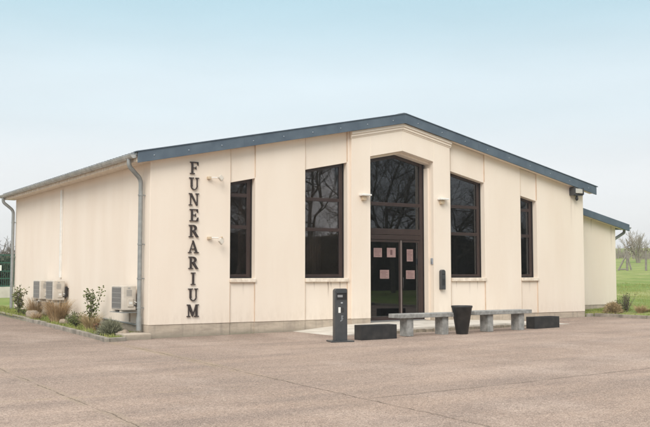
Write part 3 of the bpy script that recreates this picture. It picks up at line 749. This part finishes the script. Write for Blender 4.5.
def planter(x0, y0, w_, d_, h_, label, rz=0):
    t = thing('planter_box', label, 'planter', (x0, y0, gz(x0, y0) + .004), rz, 'low black planter boxes')
    b = MB(); k = .03
    b.box(0, w_, 0, k, 0, h_); b.box(0, w_, d_ - k, d_, 0, h_); b.box(0, k, k, d_ - k, 0, h_); b.box(w_ - k, w_, k, d_ - k, 0, h_)
    b.box(k, w_ - k, k, d_ - k, 0, .03); b.build('box_body', M['black'], t, bevel=.008)
    s = MB(); n = 12; vs = [(k + (w_ - 2 * k) * i / n, k + (d_ - 2 * k) * j / 4, h_ - .035 + random.uniform(-.012, .012)) for j in range(5) for i in range(n + 1)]
    s.add(vs, [(j * (n + 1) + i, j * (n + 1) + i + 1, (j + 1) * (n + 1) + i + 1, (j + 1) * (n + 1) + i) for j in range(4) for i in range(n)], True)
    s.build('soil', M['soilpot'], t)
planter(3.56, -3.45, .94, .30, .325, 'low black rectangular planter left of the benches, beside the grey terminal', R(-2))
planter(9.18, -3.12, .93, .30, .30, 'low black rectangular planter at the right end of the benches', R(2))
# terminal post
t = thing('terminal_post', 'slim anthracite terminal post with rounded top and white sticker, left of the planter', 'terminal', (3.02, -3.42, gz(3.02, -3.4) + .004), R(-16))
MB().box(-.26, .26, -.19, .19, 0, .03).build('base_plate', M['anthracite'], t, bevel=.006)
n = 8; Rr = .06; prof = [(-.14, .03), (.14, .03), (.14, 1.10)]
prof += [(.14 - .03 + .03 * math.cos(math.pi / 2 * i / n), 1.11 + .03 * math.sin(math.pi / 2 * i / n)) for i in range(n + 1)]
prof += [(-.14 + Rr + Rr * math.cos(math.pi / 2 + math.pi / 2 * i / n), 1.08 + Rr * math.sin(math.pi / 2 + math.pi / 2 * i / n)) for i in range(n + 1)]
MB().prism(prof, -.07, .10).build('post_body', M['anthracite'], t, bevel=.008)
MB().box(-.105, .125, -.076, -.0705, .90, 1.06).build('display_recess', M['frame_dark'], t)
MB().box(-.085, .03, -.084, -.0765, .955, 1.005).build('tray', M['steel'], t)
MB().box(-.095, .115, -.095, -.0765, 1.045, 1.062).build('hood', M['anthracite'], t, bevel=.003)
MB().box(-.065, -.015, -.079, -.0705, .62, .74).build('sticker', M['white'], t)
MB().box(.0, .06, -.077, -.0705, .63, .73).build('card_reader', M['black'], t)
k = MB(); k.box(-.01, .035, -.0745, -.0705, .82, .85)
for i in range(4): k.box(.0, .03 + .012 * (i % 2), -.0745, -.0705, .46 + i * .028, .474 + i * .028)
k.box(-.02, .005, -.0745, -.0705, .44, .455); k.build('markings', mat('pale_print', (.32, .34, .36), .6), t)

# ------------------------------------------------------------------ plants and stones
def blades(mb, c, n, h, r, lean=.6, wd=.008, segs=3, rnd=None):
    for _i in range(n):
        a = random.uniform(0, 2 * math.pi); rr = r * math.sqrt(random.random()) * .35
        base = Vector((c[0] + rr * math.cos(a), c[1] + rr * math.sin(a), c[2])); hh = h * random.uniform(.45, 1.05); out = r * random.uniform(.2, 1) * lean
        d = Vector((math.cos(a), math.sin(a), 0)); sd_ = Vector((-d.y, d.x, 0)); ph = random.uniform(0, math.pi); sd_ = sd_ * math.cos(ph) + d * math.sin(ph)
        vs = []
        for i in range(segs + 1):
            u = i / segs; p = base + d * out * u ** 1.8 + Vector((0, 0, hh * (u - .22 * u * u * lean))); ww = wd * (1 - u * .85)
            vs += [p - sd_ * ww, p + sd_ * ww]
        mb.add(vs, [(2 * i, 2 * i + 1, 2 * i + 3, 2 * i + 2) for i in range(segs)])
def mound(name, x, y, h, r, n, m, ln, label, cat, group=None, base=.03, wd=.006):
    # a rounded cushion: short blades rooted all over a low dome, pointing outwards and up
    mb = MB()
    for _i in range(n):
        a = random.uniform(0, 2 * math.pi); b = math.asin(random.random() ** .8); q = random.uniform(.35, .85)
        q *= 1 + .22 * noise.noise((math.cos(a) * 1.5 + x, math.sin(a) * 1.5, b * 1.5))
        d = Vector((math.cos(a) * math.cos(b), math.sin(a) * math.cos(b), math.sin(b)))
        p = Vector((d.x * r * q, d.y * r * q, d.z * h * q)); dd = (d + Vector((random.gauss(0, .35), random.gauss(0, .35), random.gauss(.25, .3)))).normalized()
        sd_ = dd.cross(Vector((random.gauss(0, 1), random.gauss(0, 1), random.gauss(0, 1)))).normalized() * wd; l_ = ln * random.uniform(.5, 1.3)
        e = p + dd * l_ + Vector((0, 0, -.15 * l_))
        mb.add([p - sd_, p + sd_, p + dd * l_ * .55 + sd_ * .7, e, p + dd * l_ * .55 - sd_ * .7], [(0, 1, 2, 3, 4)])
    o = mb.build(name, M[m]); o.location = (x, y, gz(x, y) + base); return tag(o, label, cat, group)
def leaf(mb, p, d, ln, wd):
    d = d.normalized(); s = d.cross(Vector((random.uniform(-1, 1), random.uniform(-1, 1), random.uniform(-1, 1)))).normalized()
    mb.add([p, p + d * ln * .5 + s * wd, p + d * ln, p + d * ln * .5 - s * wd], [(0, 1, 2, 3)])
def grass_tuft(name, x, y, h, r, n, m, label, cat='ornamental grass', group=None, lean=.8, base=.06):
    mb = MB(); blades(mb, (0, 0, 0), n, h, r, lean, .007, 4)
    o = mb.build(name, M[m]); o.location = (x, y, gz(x, y) + base); return tag(o, label, cat, group)
def bush(name, x, y, h, r, stems, leaves, m, label, cat='shrub', stemm='bark', ls=.06, group=None, base=.06):
    t = thing(name, label, cat, (x, y, gz(x, y) + base), 0, group)
    sm = MB(); lf = MB()
    for i in range(stems):
        a = random.uniform(0, 2 * math.pi); q = r * random.uniform(.2, .9); pts = []
        for k in range(5):
            u = k / 4; pts.append(Vector((math.cos(a) * q * u + random.uniform(-.02, .02), math.sin(a) * q * u + random.uniform(-.02, .02), h * u * random.uniform(.93, 1.0) * (1 - .25 * q / r * (i % 3 > 0)))))
        sm.tube(pts, [.012, .010, .008, .006, .003], 5)
        for _j in range(leaves // stems):
            u = random.uniform(.15, 1.03) ** .8; k = min(3, int(u * 4)); f = u * 4 - k; p = pts[k].lerp(pts[min(k + 1, 4)], min(f, 1))
            d = Vector((random.gauss(0, 1), random.gauss(0, 1), random.gauss(.2, .7)))
            off = d.normalized() * random.uniform(0, .10 if u > .3 else .05)
            leaf(lf, p + off, d, ls * random.uniform(.6, 1.3), ls * .28)
    sm.build('stem', M[stemm], t); lf.build('foliage', M[m], t); return t
bush('rose_bush', -.55, 9.7, .85, .36, 9, 380, 'rose', 'leafy green rose bush at the far end of the bed by the far downpipe', 'rose bush', ls=.085)
grass_tuft('dry_grass_clump', -.45, 8.1, .72, .42, 520, 'straw', 'tan dry grass clump in the bed, farther one beside the pale stone', group='dry grass clumps in the side bed')
grass_tuft('dry_grass_clump', -.55, 5.35, .78, .55, 900, 'straw', 'largest tan dry grass clump in the bed below the pair of air conditioners', group='dry grass clumps in the side bed')
grass_tuft('dry_grass_clump', -.52, 2.55, .50, .42, 480, 'straw_pale', 'pale dry grass clump at the foot of the tall leafy shrub', group='dry grass clumps in the side bed')
grass_tuft('dry_grass_clump', -.80, 6.6, .28, .28, 200, 'straw', 'small low dry grass clump in front of the pale stone', group='dry grass clumps in the side bed')
bush('leafy_shrub', -.42, 2.75, 1.02, .24, 6, 330, 'laurel', 'tall narrow leafy shrub in the bed left of the near air conditioner', ls=.075)
bush('low_shrub', -.5, 4.3, .30, .38, 14, 330, 'rose', 'low dark green shrub between the dry grass clumps', ls=.055)
bush('low_shrub', -.62, 3.5, .26, .36, 14, 380, 'laurel', 'low bright green shrub left of the tall leafy shrub', ls=.05)
bush('low_shrub', -.5, 9.0, .24, .36, 12, 300, 'laurel', 'low green shrub beside the rose bush', ls=.05)
bush('red_leaf_plant', -.62, 1.75, .20, .2, 8, 160, 'bronze_leaf', 'small reddish plant between pale grass and grey green cushion', 'plant', ls=.045)
mound('lavender_cushion', -.64, .72, .36, .30, 2600, 'lav', .15, 'rounded grey green lavender cushion near the kerb corner', 'lavender')
def rock(x, y, sx, sy, sz, label, m='rock', group='stones in the side bed', base=.05):
    mb = MB(); n1, n2 = 14, 9; vs = []; sdv = random.random() * 50
    for j in range(n2 + 1):
        for i in range(n1):
            a = 2 * math.pi * i / n1; b = math.pi * j / n2 - math.pi / 2
            d = Vector((math.cos(a) * math.cos(b), math.sin(a) * math.cos(b), math.sin(b))); k = 1 + .35 * noise.noise(d * 1.4 + Vector((sdv, 0, 0)))
            vs.append((d.x * sx * k, d.y * sy * k, d.z * sz * k))
    mb.add(vs, [(j * n1 + i, j * n1 + (i + 1) % n1, (j + 1) * n1 + (i + 1) % n1, (j + 1) * n1 + i) for j in range(n2) for i in range(n1)], True)
    o = mb.build('stone', M[m]); o.location = (x, y, gz(x, y) + base + sz * .35); return tag(o, label, 'stone', group)
rock(-.72, 7.3, .20, .34, .19, 'large pale stone in the bed below the farthest air conditioner')
rock(-.55, 4.75, .13, .18, .11, 'grey stone behind the low dark shrub')
rock(-.42, 1.35, .16, .2, .15, 'rounded stone behind the lavender cushion')
rock(-.45, .35, .15, .17, .11, 'pinkish stone right of the lavender cushion beside the drain block')
# right verge
mound('dry_grass_clump', 15.78, -.12, .36, .28, 3200, 'straw_pale', .15, 'rounded pale dry grass clump against the annex corner', 'ornamental grass', 'dry grass clumps on the right verge', .02, .008)
for (x, y, h, r, n, m, lb) in (
                               (16.2, -.85, .36, .26, 420, 'straw', 'tan dry grass clump near the kerb, right of the dark twiggy plant'),
                               (16.75, -.75, .20, .4, 380, 'straw_pale', 'low spreading dry grass clump at the far right of the verge')):
    grass_tuft('dry_grass_clump', x, y, h, r, n, m, lb, group='dry grass clumps on the right verge', base=.02, lean=1.0)
bush('twiggy_plant', 16.35, -.2, .62, .34, 34, 300, 'rose', 'dark twiggy plant behind the dry grass clumps on the right verge', 'plant', ls=.05, base=.02)
bush('twiggy_plant', 16.15, -.15, .45, .3, 18, 200, 'laurel', 'low green twiggy plant beside the rounded pale grass clump', 'plant', ls=.05, base=.02)
# lawn blades (uncountable)
def turf(mb, x0, x1, y0, y1, n, h, ok=lambda x, y: True, dz=.03):
    for _i in range(n):
        x = random.uniform(x0, x1); y = random.uniform(y0, y1)
        if not ok(x, y): continue
        if noise.noise((x * 1.1, y * .8, 3)) < random.uniform(-.6, .2): continue
        a = random.uniform(0, math.pi); wv = Vector((math.cos(a), math.sin(a), 0)) * .010; z = gz(x, y) + dz
        hh = h * random.uniform(.5, 1.4)
        mb.add([(x - wv.x, y - wv.y, z), (x + wv.x, y + wv.y, z), (x + random.uniform(-.03, .03), y + random.uniform(-.03, .03), z + hh)], [(0, 1, 2)])
mb = MB(); turf(mb, -.98, -.02, -.4, 28, 19000, .075, lambda x, y: y > .5 or x < -.70, dz=.055)
tag(mb.build('grass', M['grass']), 'short green grass covering the side bed', 'grass', kind='stuff')
mb = MB(); turf(mb, 14.62, 34, -6, 24, 60000, .10, lambda x, y: (y < 1.15 or x > 17.7) and (x > 15.15 or y > -.02) and (y > -3 or x < 22), dz=.02)
turf(mb, 14.62, 17, -.0, 1.18, 5000, .08, dz=.03)
tag(mb.build('grass', M['grass']), 'green grass of the right verge and meadow edge', 'grass', kind='stuff')

# ------------------------------------------------------------------ bare trees
def bare_tree(name, loc, H, label, m='bark', seed=1, spread=.55, depth=6, trunk_r=.17, split=3, group=None, multi=1, seg0=7, twig=0):
    rs = random.Random(seed); tr = MB(); cr_ = MB()
    def grow(p, d, ln, r, lv):
        n = 3 if lv < depth - 1 else 2; pts = [p]; dd = d.copy()
        for i in range(n):
            dd = (dd + Vector((rs.gauss(0, .16), rs.gauss(0, .16), rs.gauss(.05, .08)))).normalized(); pts.append(pts[-1] + dd * ln / n)
        rad = [r * (1 - .35 * i / n) for i in range(n + 1)]
        (tr if lv < 2 else cr_).tube(pts, rad, max(3, seg0 - lv), cap=False)
        if lv >= depth:
            for i in range(twig):
                q = pts[rs.randint(0, n)]; dd2 = (dd + Vector((rs.gauss(0, .6), rs.gauss(0, .6), rs.gauss(0, .5)))).normalized()
                cr_.tube([q, q + dd2 * ln * rs.uniform(.6, 1.4)], [.0045, .002], 3, cap=False)
            return
        k = split + (1 if rs.random() < .4 else 0)
        for i in range(k):
            t = rs.uniform(.45, 1) if i else 1
            idx = min(n - 1, int(t * n)); q = pts[idx].lerp(pts[idx + 1], t * n - idx) if t < 1 else pts[-1]
            side = Vector((rs.gauss(0, 1), rs.gauss(0, 1), rs.gauss(0, .6))).normalized()
            nd = (dd * (1 - spread * (.35 if i == 0 else 1)) + side * spread * (.5 if i == 0 else 1.1)); nd.z += .12
            grow(q, nd.normalized(), ln * rs.uniform(.58, .82), r * (.70 if i == 0 else .52), lv + 1)
    t = thing(name, label, 'tree', loc, 0, group)
    for q in range(multi):
        a = 2 * math.pi * q / multi + .4
        d0 = Vector((math.cos(a) * .38, math.sin(a) * .38, 1)).normalized() if multi > 1 else Vector((0, 0, 1))
        grow(Vector((math.cos(a) * .1 * (multi > 1), math.sin(a) * .1 * (multi > 1), -.1)), d0, H * .30, trunk_r, 0)
    tr.build('trunk', M[m], t); cr_.build('crown', M[m], t); return t
# trees across the car park, seen mirrored in the glazing
G = 'bare trees across the car park, mirrored in the glazing'
spots = [(16.3, -25.6, 12.5, 41, 'tall bare tree behind the row, mirrored at the left edge of the wide left window'),
         (20.3, -24.8, 12.8, 44, 'tall bare tree behind the row, mirrored between the wide left window and the door'),
         (25.2, -23.6, 12.4, 47, 'tall bare tree behind the row, mirrored at the right edge of the door glazing'),
         (14.2, -23.4, 9.2, 3, 'farthest left bare tree mirrored in the narrow left window'), (18.4, -22.6, 9.8, 5, 'bare tree mirrored in the wide window left of the door'),
         (21.6, -21.6, 10.8, 8, 'big bare tree mirrored in the glazing above the door'), (27.4, -20.3, 9.4, 12, 'bare tree mirrored in the wide window right of the door'),
         (32.0, -19.2, 9.6, 15, 'bare tree mirrored in the narrow right window')]
for (x, y, h, sd_, lb) in spots:
    bare_tree('bare_tree', (x, y, gz(x, y)), h, lb, 'bark_brown', sd_, depth=6, trunk_r=.17, group=G, split=3, twig=2, spread=.62)
# hedge behind those trees
mb = MB(); nx_, nz_ = 120, 10
hx0, hx1 = 4, 52
def hp(u, v, back):
    x = hx0 + (hx1 - hx0) * u; y = -33 + .16 * (x - hx0) * 1.0 * .5; hh = 4.0 + .6 * noise.noise((x * .35, 2, 0)) + .25 * noise.noise((x * 1.6, 5, 0))
    return Vector((x, y - (1.6 if back else 0) + .35 * noise.noise((x, v * 3, 1)), v * hh))
for back in (0, 1):
    vs = [hp(i / nx_, j / nz_, back) for j in range(nz_ + 1) for i in range(nx_ + 1)]
    mb.add(vs, [(j * (nx_ + 1) + i, j * (nx_ + 1) + i + 1, (j + 1) * (nx_ + 1) + i + 1, (j + 1) * (nx_ + 1) + i) for j in range(nz_) for i in range(nx_)])
vs = [hp(i / nx_, 1, b) for b in (0, 1) for i in range(nx_ + 1)]
mb.add(vs, [(i, i + 1, i + 2 + nx_, i + 1 + nx_) for i in range(nx_)])
for _i in range(9000):
    p = hp(random.random(), random.random() ** .6, 0) + Vector((0, random.uniform(-.1, .3), random.uniform(-.1, .25)))
    leaf(mb, p, Vector((random.gauss(0, 1), random.gauss(0, 1), random.gauss(0, 1))), .28, .08)
tag(mb.build('hedge', M['hedge']), 'long dark evergreen hedge across the car park, mirrored low in the glazing', 'hedge')

# right meadow: small tree, posts
def az_pos(az, D): return (-7.7167 + D * math.sin(R(az)), -19.638 + D * math.cos(R(az)))
x, y = az_pos(51.78, 110)
TT = bare_tree('meadow_tree', (x, y, gz(x, y)), 5.0, 'pale bare tree with several stems standing alone on the meadow', 'bark_pale', 21, spread=.42, depth=4, trunk_r=.12, multi=4, seg0=6)
mb = MB()
rs = random.Random(4)
for (dx, dy, dz, r) in ((-1.6, 1.0, 1.9, .55), (-1.1, .6, 1.4, .7), (1.4, -.8, 1.5, .45), (.6, .3, 1.5, .4)):
    for _i in range(70):
        d = Vector((rs.gauss(0, 1), rs.gauss(0, 1), rs.gauss(0, 1))).normalized() * r * rs.random() ** .5
        leaf(mb, Vector((dx * .62, dy * .62, dz)) + d, Vector((rs.gauss(0, 1), rs.gauss(0, 1), rs.gauss(0, 1))), .22, .05)
mb.build('dead_leaf_clump', leafmat('dead_leaves', (.20, .15, .09), (.15, .11, .07), 3), TT)
# far low shrubs on the crest
for i, (az, D, s_, lb) in enumerate(((50.5, 128, 1.0, 'grey brown thicket on the crest, left of the meadow tree'), (52.75, 126, .8, 'grey brown thicket on the crest, right of the meadow tree'))):
    x, y = az_pos(az, D)
    mb = MB()
    for _i in range(260):
        bx_, by_ = random.gauss(0, 2.2 * s_), random.gauss(0, 1.2 * s_); hh = random.uniform(.6, 1.9) * s_
        mb.tube([(bx_, by_, -.3), (bx_ + random.gauss(0, .2), by_, hh * .6), (bx_ + random.gauss(0, .5), by_, hh)], [.035, .025, .012], 3, cap=False)
    o = mb.build('thicket', M['bark_pale']); o.location = (x, y, gz(x, y)); tag(o, lb, 'thicket', kind='stuff')
def post(x, y, h, r, label, lean=(0, 0)):
    z = gz(x, y); o = MB().tube([(0, 0, -.2), (lean[0] * .5, lean[1] * .5, h * .5), (lean[0], lean[1], h)], [r, r * .95, r * .85], 8).build('fence_post', M['wood']); o.location = (x, y, z)
    return tag(o, label, 'fence post', 'wooden posts on the meadow')
x, y = az_pos(52.22, 75); post(x, y, 1.55, .085, 'upright wooden fence post in front of the meadow tree', (.03, 0)); xr, yr = x, y
x, y = az_pos(51.15, 75)
t = thing('braced_strainer_post', 'dark wooden strainer post with two slanted braces on the meadow', 'fence post', (x, y, gz(x, y)))
ux, uy = math.cos(R(51)), -math.sin(R(51))       # sideways direction
MB().tube([(0, 0, -.2), (0, 0, 1.55)], [.09, .08], 8).build('post', M['wood'], t)
MB().tube([(-ux * .68, -uy * .68, .0), (-ux * .02, -uy * .02, 1.30)], .065, 8).build('brace', M['wood'], t)
MB().tube([(ux * .30, uy * .30, .05), (-ux * .08, -uy * .08, 1.72)], .055, 8).build('brace', M['wood'], t)
MB().tube([(-ux * .72, -uy * .72, .10), (ux * .02, uy * .02, .12)], .05, 8).build('ground_rail', M['wood'], t)
x2, y2 = az_pos(53.4, 74); post(x2, y2, 1.5, .08, 'wooden fence post farther right beyond the meadow tree')
# wires
mb = MB()
for hh in (.45, .85, 1.2):
    pts = [(x, y, gz(x, y) + hh), ((x + xr) / 2, (y + yr) / 2, gz((x + xr) / 2, (y + yr) / 2) + hh - .03), (xr, yr, gz(xr, yr) + hh), (x2, y2, gz(x2, y2) + hh)]
    mb.tube(pts, .008, 4)
tag(mb.build('fence_wire', M['wood']), 'thin wire strands strung between the meadow posts', 'fence wire')

# left background: low wall with green mesh fence, signs, bare trees
xw, yw = az_pos(12.5, 45.5); wd_ = Vector((math.cos(R(12)), -math.sin(R(12)), 0)); zg = gz(xw, yw)
t = thing('green_mesh_fence', 'dark green mesh fence behind the far left corner of the building', 'fence', (xw, yw, 0), R(-12))
MB().box(-6, 4, -.1, .1, zg - .3, .80).build('base_wall', M['slab'], t)
for i in range(5): MB().box(-5.9 + i * 2.4, -5.84 + i * 2.4, -.03, .03, .80, 2.4).build('post', M['green_fence'], t)
mb = MB()
for i in range(110): mb.box(-5.95 + i * .09, -5.925 + i * .09, -.012, -.006, .82, 2.34)
for z_ in (.84, 1.2, 1.55, 1.95, 2.32): mb.box(-5.95, 3.95, -.006, .004, z_ - .03, z_ + .03)
mb.build('mesh_panel', M['green_fence'], t)
for (dx, dz, lb) in ((-.05, 1.70, 'upper small white sign on the green fence'), (-.25, 1.36, 'lower small white sign on the green fence')):
    p = Vector((xw, yw, 0)) + wd_ * dx
    s_ = thing('fence_sign', lb, 'sign', (p.x, p.y, dz), R(-12), 'white signs on the green fence')
    MB().box(-.22, .22, -.045, -.03, -.13, .13).build('panel', M['white'], s_)
    MB().box(-.15, .15, -.048, -.0455, .02, .05).box(-.15, .10, -.048, -.0455, -.06, -.04).build('print', M['pipe'], s_)
x, y = az_pos(12.2, 60); bare_tree('bare_tree', (x, y, gz(x, y)), 4.0, 'bare brown tree behind the green fence at the far left edge', 'bark', 31, spread=.6, depth=5, trunk_r=.14, multi=3, group='bare trees behind the green fence')
x, y = az_pos(13.6, 66); bare_tree('bare_tree', (x, y, gz(x, y)), 3.6, 'second bare tree behind the green fence, half hidden by the far downpipe', 'bark', 37, spread=.6, depth=5, trunk_r=.14, multi=3, group='bare trees behind the green fence')
x, y = az_pos(12.6, 52)
bush('evergreen_bush', x, y, 2.0, 2.4, 40, 3000, 'hedge', 'dark evergreen bush behind the green fence', ls=.22)

# ------------------------------------------------------------------ thin air haze
mh = bpy.data.materials.new('haze'); mh.use_nodes = True; nn = mh.node_tree.nodes; nn.clear()
ho_ = nn.new('ShaderNodeOutputMaterial'); hv = nn.new('ShaderNodeVolumePrincipled')
hv.inputs['Color'].default_value = (.93, .95, .97, 1); hv.inputs['Density'].default_value = .0009; hv.inputs['Anisotropy'].default_value = .2
mh.node_tree.links.new(hv.outputs[0], ho_.inputs['Volume'])
tag(MB().box(-705, 705, -705, 905, -1.5, 16).build('haze', mh), kind='stuff')
